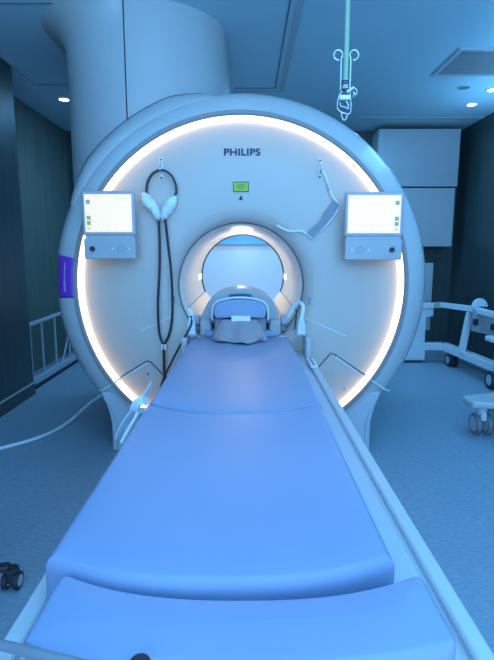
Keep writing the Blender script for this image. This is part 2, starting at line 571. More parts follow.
# green sticker and triangle mark
p = at(241, 187, YF)
bm = B(); box(bm, (p.x, YF - .001, p.z), (.082, .003, .052)); st = part('sticker', bm, M['dkgreen'], scan, smooth=False)
st['label'] = 'bright green sticker above the bore'
bm = B(); box(bm, (p.x, YF - .003, p.z), (.072, .003, .042)); part('sticker_face', bm, M['green'], st, smooth=False)
bm = B()
for k, wd in enumerate((.04, .05, .03)):
    box(bm, (p.x - .002 * k, YF - .005, p.z + .011 - k * .010), (wd, .001, .003))
part('sticker_print', bm, M['dkgreen'], st, smooth=False)
p = at(241, 197.5, YF)
bm = B(); prism_y(bm, [(p.x - .012, p.z - .012), (p.x + .012, p.z - .012), (p.x, p.z + .012)], YF - .003, YF)
part('triangle_mark', bm, M['navy'], scan, smooth=False)

# purple sticker on the rim (follows its curve)
def rim_y(r):
    pr = [(.876, Y0 - .008), (.900, Y0 - .004), (.95, Y0 + .02), (.982, Y0 + .045), (1.009, Y0 + .09), (1.024, Y0 + .16)]
    for (a, ya), (b, yb) in zip(pr, pr[1:]):
        if a <= r <= b:
            return ya + (yb - ya) * (r - a) / (b - a)
    return Y0
bm = B()
a0, a1 = math.radians(270 + 10), math.radians(270 - 3.5)
grid = []
rs = (.886, .900, .925, .95, .975, .992)
for i in range(17):
    a = a0 + (a1 - a0) * i / 16
    grid.append([bm.verts.new((GX + r * math.sin(a), rim_y(r) - .004, GZ + r * math.cos(a))) for r in rs])
for i in range(16):
    for j in range(len(rs) - 1):
        bm.faces.new((grid[i][j], grid[i][j + 1], grid[i + 1][j + 1], grid[i + 1][j]))
o = part('purple_sticker', bm, M['purple'], scan)
sm = o.modifiers.new('solid', 'SOLIDIFY'); sm.thickness = .002
bm = B()
for i in range(14):
    a = a0 + (a1 - a0) * (.17 + .05 * i)
    r = .935
    box(bm, (GX + r * math.sin(a), rim_y(r) - .0075, GZ + r * math.cos(a)), (.006 if i < 9 else .010, .001, .006), Matrix.Rotation(.2, 3, 'Z'))
part('sticker_print', bm, M['lilac'], o, smooth=False)

# hooks
for px, py, y2 in ((161.2, 160, 178), (320, 161, 177)):
    p, q = at(px, py, YF), at(px, y2, YF)
    bm = B()
    box(bm, (p.x, YF - .003, (p.z + q.z) / 2), (.020, .006, p.z - q.z + .02))
    hk = part('hook_plate', bm, M['white'], scan, bevel=.002)
    bm = B()
    tube(bm, [(p.x, YF - .004, p.z - .004), (p.x, YF - .010, p.z - .012), (p.x, YF - .014, p.z - .045), (p.x, YF - .024, p.z - .065),
              (p.x, YF - .046, p.z - .062), (p.x, YF - .050, p.z - .045)], .0042, 8)
    part('hook', bm, M['metal'], hk)
    for zz in (p.z, q.z):
        bm = B(); cyl(bm, (p.x, YF - .006, zz), .0055, .005, 'Y', 12); part('screw', bm, M['dark'], hk)

# touch panels
def panel(px0, py0, px1, py1, icons_right):
    Y = 2.50
    a, b = at(px0, py0, Y), at(px1, py1, Y)          # top left, bottom right
    xc, wd = (a.x + b.x) / 2, b.x - a.x
    zt_, zb = a.z, b.z
    hh = zt_ - zb
    zs = zt_ - hh * .655                                # bottom of screen housing
    bm = B(); bx(bm, a.x, b.x, Y + .0, Y + .03, zs, zt_)
    bx(bm, a.x + .02, b.x - .02, Y + .03, Y + .095, zs - .05, zt_ - .06)
    P = part('control_panel', bm, M['coil'], scan, bevel=.010, seg=4)
    P['label'] = 'grey touch panel with bright white screen'
    bm = B(); bx(bm, a.x + .016, b.x - .016, Y - .002, Y + .002, zs + .018, zt_ - .018)
    part('screen', bm, M['screen'], P, smooth=False)
    bm = B(); bx(bm, a.x + .004, b.x - .002, Y - .006, Y + .05, zb, zs - .014)
    part('button_bar', bm, M['coil'], P, bevel=.006)
    bm = B(); bx(bm, a.x + .012, b.x - .008, Y + .006, Y + .05, zs - .03, zs + .01)
    part('neck', bm, M['coil'], P, smooth=False)
    zm = (zb + zs - .014) / 2
    s = 1 if icons_right else -1
    kx = xc + s * wd * .32
    bm = B(); cyl(bm, (kx, Y - .010, zm), .013, .012, 'Y', 24); part('stop_button', bm, M['dark'], P, bevel=.002)
    kx2 = xc - s * wd * .22 - (0 if icons_right else .0)
    for dx in (-.042, .042):
        bm = B(); cyl(bm, (kx2 + dx, Y - .007, zm), .004, .003, 'Y', 12); part('key_light', bm, M['foamwhite'], P)
    bm = B()
    for dx, dz, w_, h_ in ((0, .013, .026, .002), (0, -.013, .026, .002), (-.015, 0, .002, .02), (.015, 0, .002, .02)):
        box(bm, (kx2 + dx, Y - .007, zm + dz), (w_, .002, h_))
    part('key_outline', bm, M['grey'], P, smooth=False)
    # icons on the screen
    ix = b.x - .034 if icons_right else a.x + .034
    z1, z0 = zt_ - .018, zs + .018
    for f in (.20, .62, .76):
        zz = z1 - (z1 - z0) * f
        bm = B(); box(bm, (ix, Y - .003, zz), (.020, .001, .020)); part('screen_icon', bm, M['icon'], P, smooth=False)
    marks = [(ix, z1 - (z1 - z0) * .9, .018, .017)]
    marks += [(a.x + .03 + k * .011, z1 - (z1 - z0) * .05, .007, .004) for k in range(7)]
    marks += [(xc - .04 + k * .038, z1 - (z1 - z0) * .955, .010, .004) for k in range(3)]
    marks += [((a.x + .035 if icons_right else b.x - .085) + k * .010, z1 - (z1 - z0) * .12, .007, .003) for k in range(6)]
    for mx_, mz_, mw_, mh_ in marks:
        bm = B(); box(bm, (mx_, Y - .003, mz_), (mw_, .001, mh_)); part('screen_mark', bm, M['iconpale'], P, smooth=False)
    # arm back to the cover
    bm = B(); box(bm, (xc, Y + .11, (zs + zt_) / 2 - .01), (.07, .10, .09)); part('mount', bm, M['coil'], P, bevel=.008)
panel(80.5, 190.5, 136.5, 259, False)
panel(345.5, 191.5, 401.5, 260, True)

# ------------------------------------------------------------------ patient table
TX = -.004
tb = thing('patient_table', (TX, 1.4, 0), 'long white patient table running from the scanner bore to the foreground', 'patient table')
ZT = .575
bm = B(); bx(bm, TX - .29, TX + .29, .50, 2.585, ZT - .05, ZT); part('table_top', bm, M['tray'], tb, bevel=.006)
for s in (-1, 1):
    bm = B()
    # cross section of the side rail: outer lip, groove
    prof = [(.27, ZT - .09), (.322, ZT - .09), (.331, ZT - .07), (.331, .574), (.326, .580), (.304, .580), (.300, .576), (.298, .566), (.288, .566), (.286, .572), (.27, .572)]
    P = [(TX + s * a, z) for a, z in prof]
    prism_y(bm, P if s > 0 else P[::-1], .53, 2.58)
    part('side_rail', bm, M['table'], tb, smooth=False, bevel=.002)
bm = B(); bx(bm, TX - .331, TX + .331, .38, .532, ZT - .09, .574); part('end_rail', bm, M['table'], tb, bevel=.012, seg=4)
bm = B(); box(bm, (TX + .293, .552, .570), (.010, .010, .006)); part('rail_screw', bm, M['dark'], tb, bevel=.003)
for s in (-1, 1):
    bm = B(); bx(bm, TX + s * .262, TX + s * .331, .38, .512, .570, .590); part('corner_block', bm, M['table'], tb, bevel=.008, seg=4)
bm = B()
bx(bm, TX - .22, TX + .22, .75, 2.58, .48, ZT - .052); part('carrier', bm, M['greymid'], tb, bevel=.02)
bm = B()
poly = [(TX - .17, 1.55), (TX + .17, 1.55), (TX + .21, 1.75), (TX + .21, 2.55), (TX - .21, 2.55), (TX - .21, 1.75)]
prism_z(bm, poly, 0.0, .48); part('pedestal', bm, M['plinth'], tb, bevel=.03, seg=4)
bm = B(); bx(bm, TX - .26, TX + .26, 1.35, 2.58, 0.0, .05); part('foot_plate', bm, M['greymid'], tb, bevel=.015)
# end blocks where the rails meet the scanner
for s in (-1, 1):
    bm = B(); 
    prism_z(bm, [(TX + s * .299, 2.42), (TX + s * .328, 2.42), (TX + s * .328, 2.50), (TX + s * .318, 2.585), (TX + s * .299, 2.585)][::s], .56, .668)
    part('end_block', bm, M['table'], tb, bevel=.010, seg=4)
bm = B(); box(bm, (TX + .308, 2.24, .587), (.034, .18, .014)); o = part('latch', bm, M['white'], tb, bevel=.004)
for k in range(4):
    bm = B(); cyl(bm, (TX + .308, 2.18 + k * .04, .5945), .006, .004, 'Z', 12); part('latch_button', bm, M['dark'], o)


# pads
def pad(x0, x1, y0, y1, z0, z1, bow0, bow1, cr, label, rnd=.02, drop=0.0):
    nx = 24
    pts = []
    def yy0(x):
        u = (x - x0) / (x1 - x0) * 2 - 1
        return y0 - bow0 * (1 - abs(u) ** 2.5)
    def yy1(x):
        u = (x - x0) / (x1 - x0) * 2 - 1
        return y1 - bow1 * (1 - abs(u) ** 2.5)
    for i in range(nx + 1):                              # near edge with round corners
        x = x0 + cr[0] + (x1 - x0 - 2 * cr[0]) * i / nx
        pts.append((x, yy0(x)))
    for k in range(1, 8):
        a = -PI / 2 + PI / 2 * k / 8
        pts.append((x1 - cr[0] + cr[0] * math.cos(a), yy0(x1 - cr[0]) + cr[0] + cr[0] * math.sin(a)))
    ny = 14
    c1 = cr[1]
    for i in range(ny + 1):
        y = yy0(x1 - cr[0]) + cr[0] + (yy1(x1 - c1) - c1 - yy0(x1 - cr[0]) - cr[0]) * i / ny
        pts.append((x1, y))
    for k in range(1, 8):
        a = PI / 2 * k / 8
        pts.append((x1 - c1 + c1 * math.cos(a), yy1(x1 - c1) - c1 + c1 * math.sin(a)))
    for i in range(nx + 1):
        x = x1 - c1 - (x1 - x0 - 2 * c1) * i / nx
        pts.append((x, yy1(x)))
    for k in range(1, 8):
        a = PI / 2 + PI / 2 * k / 8
        pts.append((x0 + c1 + c1 * math.cos(a), yy1(x0 + c1) - c1 + c1 * math.sin(a)))
    for i in range(ny + 1):
        y = yy1(x0 + c1) - c1 + (yy0(x0 + cr[0]) + cr[0] - yy1(x0 + c1) + c1) * i / ny
        pts.append((x0, y))
    for k in range(1, 8):
        a = PI + PI / 2 * k / 8
        pts.append((x0 + cr[0] + cr[0] * math.cos(a), yy0(x0 + cr[0]) + cr[0] + cr[0] * math.sin(a)))
    # concentric rings toward the middle, giving a soft domed top
    bm = B()
    mx = (x0 + x1) / 2
    def inset(p, d):
        x, y = p
        # move inward: clamp against an inner rectangle following the bows
        X = min(max(x, x0 + d), x1 - d)
        lo, hi = yy0(X) + d, yy1(X) - d
        return X, min(max(y, lo), hi)
    rings = []
    prof = [(0, z0)]
    hgt = z1 - z0
    prof.append((-.0, z0 + hgt * .35))
    for k in range(1, 8):
        a = PI / 2 * k / 7
        prof.append((rnd * (1 - math.cos(a)), z0 + hgt * .62 + (hgt * .38) * math.sin(a)))
    prof.append((rnd * 1.6, z1 + .001))
    prof.append((rnd * 3.0, z1 + .0022))
    prof.append((min(.10, (x1 - x0) / 3, (y1 - y0 - max(0, bow1 - bow0)) / 2 - .012), z1 + .003))
    for d, z in prof:
        ring = []
        for p in pts:
            X, Y = inset(p, d) if d > 0 else p
            ring.append(bm.verts.new((X, Y, z + drop * (Y - y0))))
        rings.append(ring)
    n = len(pts)
    bm.faces.new(rings[0][::-1])
    for k in range(len(rings) - 1):
        for i in range(n):
            bm.faces.new((rings[k][i], rings[k][(i + 1) % n], rings[k + 1][(i + 1) % n], rings[k + 1][i]))
    bm.faces.new(rings[-1])
    bmesh.ops.remove_doubles(bm, verts=bm.verts, dist=.0004)
    o = link('table_pad', bm, M['pad'], wn=False)
    return tag(o, label, 'mattress', 'blue table pads')

pad(-.299, .226, 1.425, 2.58, ZT + .002, .652, .098, 0.0, (.015, .04), 'far blue pad on the patient table, nearest the scanner bore', rnd=.012)
pad(-.301, .221, .661, 1.418, .5825, .655, .056, .098, (.02, .012), 'large middle blue pad on the patient table, between the two seams', rnd=.016)
pad(-.270, .254, .505, .646, .5825, .650, .035, .058, (.045, .03), 'short blue pad at the foot end of the table, closest to the viewer', rnd=.014)

# ------------------------------------------------------------------ head coil
hc = thing('head_coil', (-.036, 2.72, .655), 'blue grey arched head coil on the table at the mouth of the bore', 'head coil')
def arch(pts_out, pts_in, y0, y1, m, name, root, **k):
    bm = B(); prism_y(bm, pts_out + pts_in[::-1], y0, y1); return part(name, bm, m, root, **k)
CX = -.036
def sup(w, h, n, e, z0):
    """superelliptic arch from right foot to left foot"""
    out = []
    for i in range(n + 1):
        a = PI * i / n
        c, s = math.cos(a), math.sin(a)
        out.append((CX + w * math.copysign(abs(c) ** e, c), z0 + h * abs(s) ** e))
    return out
zb = .656
outer = [(CX + .226, zb), (CX + .222, zb + .05), (CX + .210, zb + .10), (CX + .185, zb + .16), (CX + .150, zb + .205), (CX + .09, zb + .238), (CX + .03, zb + .250), (CX, zb + .252)]
outer = [(p.x, p.y) for p in catmull([(a, b, 0) for a, b in outer], 4)]
outer = outer + [(2 * CX - x, z) for x, z in outer[-2::-1]]
inner = [(CX + .150, zb), (CX + .148, zb + .08), (CX + .138, zb + .12), (CX + .11, zb + .155), (CX + .06, zb + .178), (CX, zb + .183)]
inner = [(p.x, p.y) for p in catmull([(a, b, 0) for a, b in inner], 4)]
inner = inner + [(2 * CX - x, z) for x, z in inner[-2::-1]]
arch(outer, inner, 2.64, 2.86, M['coil'], 'shell', hc, bevel=.010, seg=4)
bm = B(); prism_y(bm, [(CX - .15, zb), (CX + .15, zb), (CX + .148, zb + .08), (CX + .13, zb + .15), (CX + .06, zb + .175), (CX - .06, zb + .175), (CX - .13, zb + .15), (CX - .148, zb + .08)], 2.76, 2.85)
part('back_plate', bm, M['coil'], hc, bevel=.01)
bm = B(); tube(bm, [(CX - .062, 2.637, zb + .210), (CX - .03, 2.637, zb + .216), (CX, 2.637, zb + .2175), (CX + .03, 2.637, zb + .216), (CX + .062, 2.637, zb + .210)], .007, 10)
part('slot', bm, M['coildark'], hc)
# cushion bar
top = [(CX + .133, .768), (CX + .136, .80), (CX + .126, .826), (CX + .10, .842), (CX + .05, .852), (CX, .855)]
top = [(p.x, p.y) for p in catmull([(a, b, 0) for a, b in top], 4)]
top = top + [(2 * CX - x, z) for x, z in top[-2::-1]]
bot = [(CX - .12, .758), (CX - .05, .762), (CX + .05, .762), (CX + .12, .758)]
bm = B(); prism_y(bm, top + bot, 2.53, 2.66)
tag(part('forehead_cushion', bm, M['cushion'], hc, bevel=.022, seg=5), None)
# wire handle
bm = B()
hp = [(CX - .146, 2.56, .745), (CX - .147, 2.56, .79), (CX - .138, 2.56, .825), (CX - .11, 2.56, .848), (CX - .05, 2.56, .862), (CX, 2.56, .864)]
hp = hp + [(2 * CX - a, b, c) for a, b, c in hp[-2::-1]]
tube(bm, hp, .0055, 10)
part('handle', bm, M['hose'], hc)
for s in (-1, 1):
    bm = B(); box(bm, (CX + s * .150, 2.565, .740), (.026, .03, .018)); part('handle_foot', bm, M['coildark'], hc, bevel=.003)
    bm = B(); box(bm, (CX + s * .185, 2.61, .70), (.06, .06, .085)); part('side_post', bm, M['coil'], hc, bevel=.008)
bm = B(); box(bm, (CX + .0, 2.61, .672), (.36, .13, .033)); part('base', bm, M['cushion'], hc, bevel=.008)
bm = B(); box(bm, (CX + .0, 2.62, .715), (.28, .05, .07)); part('neck_rest', bm, M['coil'], hc, bevel=.01)
bm = B(); box(bm, (CX + .004, 2.515, .755), (.100, .030, .038)); tag(part('white_pad', bm, M['foamwhite'], hc, bevel=.007), 'white foam block')
for s in (-1, 1):
    bm = B(); box(bm, (CX + s * .238, 2.66, .735), (.032, .05, .05)); part('side_clip', bm, M['greymid'], hc, bevel=.006)
    bm = B(); box(bm, (CX + s * .234, 2.66, .69), (.026, .04, .035)); part('side_clip', bm, M['grey'], hc, bevel=.004)

# grey sheet draped over it
bm = B()
nx, ny = 18, 12
g = []
for j in range(ny + 1):
    v = j / ny
    row = []
    for i in range(nx + 1):
        u = i / nx * 2 - 1
        w_ = .088 + .050 * min(1, v * 1.3)
        x = CX - .003 + u * w_
        y = 2.522 - (.195 - .06 * abs(u - .15) ** 1.5) * v - .012 * math.sin(u * 7) * v
        zc_ = .752 - .090 * v ** 1.25
        z = zc_ + .007 * math.sin(u * 9 + 1) * v
        z = max(z, .662)
        if v > .85:
            y += .028 * abs(u) * (v - .85) / .15 + .010 * math.sin(u * 11)
        row.append(bm.verts.new((x, y, z)))
    g.append(row)
for j in range(ny):
    for i in range(nx):
        bm.faces.new((g[j][i], g[j][i + 1], g[j + 1][i + 1], g[j + 1][i]))
o = link('drape', bm, M['drape'], wn=False)
s_ = o.modifiers.new('solid', 'SOLIDIFY'); s_.thickness = .003
tag(o, 'small grey cloth hanging from the head coil onto the blue pad', 'cloth')

# connector plugs beside the head coil
def plug(sx, label, bend):
    X = TX + sx * .285
    t = thing('coil_plug', (X, 2.52, .668), label, 'connector', 'coil plugs beside the head coil')
    bm = B()
    prism_y(bm, [(X - .022, .674), (X + .022, .674), (X + .020, .73), (X + .012, .765), (X - .012, .765), (X - .020, .73)], 2.50, 2.545)
    part('body', bm, M['white'], t, bevel=.006)
    bm = B(); bx(bm, X - .028, X + .028, 2.492, 2.55, .6735, .682); part('base', bm, M['greymid'], t, bevel=.002)
    if bend:
        bm = B()
        tube(bm, [(X, 2.52, .76), (X + .008, 2.53, .79), (X + .012, 2.55, .82), (X - .005, 2.58, .835), (X - .03, 2.60, .815), (X - .05, 2.61, .775)], .011, 12)
        part('hose', bm, M['hose'], t)
        bm = B()
        tube(bm, [(X - .02, 2.60, .80), (X - .022, 2.56, .77), (X - .03, 2.53, .72), (X - .036, 2.52, .70)], .0035, 8)
        part('cord', bm, M['dark'], t)
    return t
plug(1, 'white plug with bent pale hose on the table corner right of the head coil', True)
plug(-1, 'small white upright plug on the table corner left of the head coil', False)

bm = B()
tube(bm, [Vector((TX - .285, 2.515, .772)), at(191, 325, 2.49), at(182, 342, 2.48), at(171, 363, 2.47), at(163, 380, 2.47), at(158, 398, 2.47)], .0055, 10)
tag(link('black_cable', bm, M['dark']), 'short thick black cable running down from the left plug beside the pad', 'cable')

# ------------------------------------------------------------------ headphones
hp = thing('headphones', at(161, 195, YF - .03), 'black headband headphones in white covers hanging on the left hook', 'headphones')
Yh = YF - .040
def ph(px, py, y=Yh):
    return at(px, py, y)
bm = B()
band = [ph(149, 202), ph(146.6, 194), ph(147.5, 183), ph(152, 174.5), ph(158, 170.8), ph(162, 170.2), ph(167, 171.8), ph(172.5, 177), ph(176, 186), ph(176, 194), ph(172, 201), ph(168.5, 206)]
P = catmull(band, 6)
sweep(bm, P, [(-.009, -.0055), (.009, -.0055), (.009, .0055), (-.009, .0055)], up=Vector((0, 0, 1)))
part('headband', bm, M['dark'], hp)
def cup(pts, name):
    bm = B()
    c = [ph(x, y) for x, y in pts]
    C_ = sum(c, Vector()) / len(c)
    P = catmull(c, 5, True)
    n = len(P)
    rings = []
    for (s, dy) in ((.35, .030), (.75, .024), (.97, .012), (1.04, 0), (.97, -.014), (.75, -.026), (.35, -.032)):
        rings.append([bm.verts.new(C_ + (p - C_) * s * (1 + .05 * math.sin(i * 1.7 + s * 9)) + Vector((0, dy, 0))) for i, p in enumerate(P)])
    bm.faces.new(rings[0]); bm.faces.new(rings[-1][::-1])
    for k in range(len(rings) - 1):
        for i in range(n):
            bm.faces.new((rings[k][i], rings[k][(i + 1) % n], rings[k + 1][(i + 1) % n], rings[k + 1][i]))
    o = part(name, bm, M['fluff'], hp, wn=False)
    return o
cup([(143, 193), (149, 194.5), (155, 201), (159.5, 209), (160, 219), (156, 219), (151, 212), (144, 207), (141.5, 200)], 'ear_cup')
cup([(166, 201), (171, 197), (176, 196), (177, 203), (173, 210), (167, 218), (161.5, 220), (160.5, 212), (163, 206)], 'ear_cup')
bm = B()
tube(bm, [ph(158.5, 218), ph(159.5, 240), ph(159.5, 270), ph(158, 300), ph(158.3, 322), ph(160, 336), ph(163.5, 345)], .0068, 10)
tube(bm, [ph(165, 218), ph(167.5, 240), ph(171, 270), ph(172.5, 300), ph(172, 320), ph(169, 335), ph(164, 345)], .0068, 10)
tube(bm, [ph(163.7, 345), ph(164, 360), ph(164.5, 374), at(168, 395, Yh)], .0075, 10)
part('air_tube', bm, M['dark'], hp)
bm = B(); p = ph(163.7, 347); box(bm, p, (.028, .014, .035)); part('tube_joint', bm, M['hose'], hp, bevel=.005)

# strap hanging on the right hook
st = thing('belt_strap', at(325, 200, YF - .03), 'thin white strap with wide grey pad hanging from the right hook', 'strap')
Ys = YF - .02
bm = B()
def ribbon(pts, w, th, y=Ys):
    P = catmull([at(a, b, y) for a, b in pts], 6)
    sweep(bm, P, [(-w / 2, -th / 2), (w / 2, -th / 2), (w / 2, th / 2), (-w / 2, th / 2)], up=Vector((0, 1, 0)))
ribbon([(319.5, 169.5), (324, 173), (327.5, 181), (329.5, 189), (333, 197), (338.5, 203.5)], .010, .005)
ribbon([(339, 204), (336, 212), (327, 224), (318, 232), (311.5, 238)], .009, .005, Ys - .002)
ribbon([(311.5, 238), (306.5, 233.5), (300, 230.5), (291, 231), (284, 229), (277, 225)], .010, .005)
part('band', bm, M['white'], st)
bm = B()
ring = [(333.5, 199.5), (339.5, 205), (334, 215), (325, 226), (312.5, 238), (306.5, 233.5), (314, 227), (321.5, 220), (324.5, 212.5), (328.5, 208)]
pts = [at(a, b, Ys) for a, b in ring]
prism_y(bm, [(p.x, p.z) for p in pts], Ys - .006, Ys + .005)
tag(part('pad', bm, M['strapgrey'], st, bevel=.003), 'grey wide pad')
for a, b in ((327.8, 184.5), (329.3, 188.5)):
    bm = B(); p = at(a, b, Ys - .004); box(bm, p, (.012, .006, .010), Matrix.Rotation(.3, 3, 'Y')); part('buckle', bm, M['greymid'], st, bevel=.002)

# ------------------------------------------------------------------ hanging rod with wire hooks
Yp = 2.0
rod = thing('drip_hanger', (at(346, 88, Yp).x, Yp, 1.6), 'greenish rod with looped wire hooks hanging from the ceiling', 'hanger')
X0 = at(346, 60, Yp).x
def hh(px, py, dy=0):
    return at(px, py, Yp + dy)
bm = B(); cyl(bm, (X0, Yp, (ZC + hh(346, 79).z) / 2), .0095, ZC - hh(346, 79).z, 'Z', 24); part('rod', bm, M['tube'], rod)
bm = B(); cyl(bm, (X0, Yp, ZC - .008), .05, .014, 'Z', 32); part('ceiling_plate', bm, M['white'], rod, bevel=.003)
for s in (-1, 1):
    bm = B()
    c = hh(346.3 + s * 8, 55)
    loop = [Vector((c.x + .0165 * math.cos(a) * -s, Yp, c.z + .0175 * math.sin(a))) for a in [(-.5 + .30 * k) for k in range(19)]]
    stem = [Vector((X0 + s * .018, Yp, c.z - .012)), Vector((X0 + s * .018, Yp, hh(346, 75).z)), Vector((X0 + s * .018, Yp, hh(346, 90).z))]
    tube(bm, loop[::-1] + stem, .0026, 8, 3)
    part('wire_loop', bm, M['wire'], rod)
bm = B(); cyl(bm, (X0, Yp, hh(346, 84).z), .011, hh(346, 80).z - hh(346, 90).z, 'Z', 20); part('collar', bm, M['greymid'], rod)
for q in (81.5, 84, 90):
    bm = B(); cyl(bm, (X0, Yp, hh(346, q).z), .0125, .006, 'Z', 20); part('collar_ring', bm, M['dark'], rod)
bm = B(); a = hh(340, 98.5); cyl(bm, (X0 - .002, Yp - .012, a.z), .009, .042, 'X', 20); part('clamp', bm, M['foamwhite'], rod, bevel=.002)
bm = B(); tube(bm, [hh(347, 92, -.01), hh(350, 90, -.012), hh(353.5, 87.5, -.014)], .0052, 8); part('lever', bm, M['white'], rod)
bm = B()
tube(bm, [hh(343, 90), hh(340, 94), hh(338, 100), hh(337.5, 108), hh(341, 112), hh(344, 113.5)], .0022, 8)
tube(bm, [hh(350, 90), hh(350.5, 97), hh(351, 105), hh(350.5, 112), hh(348, 114), hh(342, 112.5), hh(341.5, 115), hh(343.5, 120), hh(346, 119), hh(347, 115)], .0022, 8)
tube(bm, [hh(340, 103), hh(341, 106), hh(345, 107), hh(348.5, 108.5), hh(348, 104), hh(346, 101)], .0022, 8)
tube(bm, [hh(352.5, 87), hh(356, 89), hh(357, 93), hh(355.5, 95), hh(354, 92), hh(353.5, 97)], .0018, 8)
part('wire_hook', bm, M['wire'], rod)

# ------------------------------------------------------------------ wall cupboards (back right)
for z0, z1, lab in ((1.775, 2.355, 'upper white wall cupboard at the far right under the ceiling'),
                    (1.155, 1.765, 'lower white wall cupboard hanging beneath the upper one')):
    x0, x1, yf = 1.36, 2.205 if z0 > 1.5 else 2.185, 5.30
    t = thing('wall_cupboard', ((x0 + x1) / 2, YB - .15, z0), lab, 'cupboard')
    bm = B(); bx(bm, x0, x1, yf + .022, YB, z0, z1); part('body', bm, M['cab'], t, smooth=False, bevel=.002)
    bm = B(); bx(bm, x0 + .004, x1 - .004, yf, yf + .02, z0 + .004, z1 - .004); part('door', bm, M['cab'], t, smooth=False, bevel=.003)

# ------------------------------------------------------------------ trolley at the right wall
tr = thing('patient_trolley', (2.0, 4.5, 0), 'white steel patient trolley with low frame standing along the right wall', 'trolley')
def beam(bm, a, b, w, h):
    a, b = Vector(a), Vector(b)
    d = b - a
    L = d.length
    x = d.normalized()
    up = Vector((0, 0, 1)) if abs(x.z) < .9 else Vector((0, 1, 0))
    y = up.cross(x).normalized()
    z = x.cross(y)
    R = Matrix((x, y, z)).transposed()
    box(bm, (a + b) / 2, (L, w, h), R)
YT = 4.85
bm = B(); beam(bm, (1.55, YT, .165), (2.0, YT, .165), .08, .075); beam(bm, (1.98, YT + .02, .165), (2.07, 3.55, .165), .08, .075)
part('base_frame', bm, M['white'], tr, bevel=.008)
bm = B(); beam(bm, (1.58, YT - .03, .565), (1.84, YT - .03, .58), .05, .05); beam(bm, (1.92, YT - .03, .585), (2.0, 4.35, .600), .05, .05); beam(bm, (2.0, 4.35, .60), (2.12, 3.45, .57), .05, .05)
part('upper_rail', bm, M['white'], tr, bevel=.006)
bm = B(); beam(bm, (1.84, YT - .03, .58), (1.93, YT - .03, .585), .055, .055); part('rail_joint', bm, M['tube'], tr, bevel=.006)
bm = B()
prism_y(bm, [(1.62, .20), (1.78, .20), (1.78, .46), (1.85, .47), (1.85, .60), (1.70, .60), (1.66, .42)], YT - .03, YT + .03); part('lift_arm', bm, M['white'], tr, bevel=.01)
bm = B(); bx(bm, 1.50, 1.78, YT - .05, YT + .05, .03, .127); part('drive_box', bm, M['white'], tr, bevel=.008)
bm = B(); beam(bm, (1.965, 4.40, .19), (2.01, 4.38, .59), .05, .055); part('post', bm, M['white'], tr, bevel=.006)
bm = B()
prism_z(bm, [(1.78, 5.0), (1.89, 5.0), (1.89, 5.06), (1.78, 5.06)], .30, .99); part('head_board', bm, M['cab'], tr, bevel=.008)
bm = B()
Ph = [Vector((2.04 + .07 * math.cos(a), 4.28, .625 + .075 * math.sin(a))) for a in [PI * k / 14 for k in range(15)]]
prism_y(bm, [(p.x, p.z) for p in Ph], 4.27, 4.29); part('handle', bm, M['white'], tr, bevel=.006)
bm = B()
a, b = at(474, 309, 4.22), at(506, 332, 4.22)
prism_y(bm, [(a.x, a.z), (b.x, at(506, 318, 4.22).z), (b.x, at(506, 339, 4.22).z), (a.x, at(474, 331, 4.22).z)], 4.22, 4.25)
sp = part('side_panel', bm, M['cab'], tr, bevel=.006)
for px, py in ((475.5, 322), (493.5, 327)):
    bm = B(); p = at(px, py, 4.2); box(bm, p, (.04, .04, .055)); part('knob', bm, M['dark'], sp, bevel=.008)
bm = B(); p = at(494, 339, 3.9); box(bm, p, (.10, .12, .045)); part('arm_pad', bm, M['white'], tr, bevel=.015)
bm = B(); p = at(494, 356, 3.9); box(bm, (2.02, 3.85, .235), (.05, .06, .14)); part('pad_post', bm, M['white'], tr, bevel=.006)
bm = B(); beam(bm, (1.80, 5.12, .09), (2.12, 5.12, .09), .02, .02); beam(bm, (2.15, 5.15, .07), (2.2, 3.5, .07), .03, .04); part('brace', bm, M['greymid'], tr)
def caster(root, x, y, r, m_f, m_t, w=.028, twin=True):
    bm = B(); box(bm, (x, y, r * 1.25), (w * 1.5, r * 1.5, r * .9)); c = part('caster', bm, m_f, root, bevel=r * .2)
    for dx in ((-w, w) if twin else (0,)):
        bm = B(); cyl(bm, (x + dx, y, r), r, w * .9, 'X', 28); part('wheel', bm, m_t, c, bevel=r * .1)
        bm = B(); cyl(bm, (x + dx, y, r), r * .62, w * .96, 'X', 24); part('wheel_hub', bm, M['greymid'], c, bevel=r * .05)
caster(tr, 1.99, 4.66, .065, M['dark'], M['dark'])
caster(tr, 2.00, 3.86, .075, M['greymid'], M['dark'])
caster(tr, 2.22, 3.55, .065, M['dark'], M['dark'])
bm = B(); box(bm, (1.99, 4.66, .13), (.05, .06, .03)); box(bm, (2.03, 3.86, .14), (.05, .06, .03)); part('caster_mount', bm, M['greymid'], tr, smooth=False)

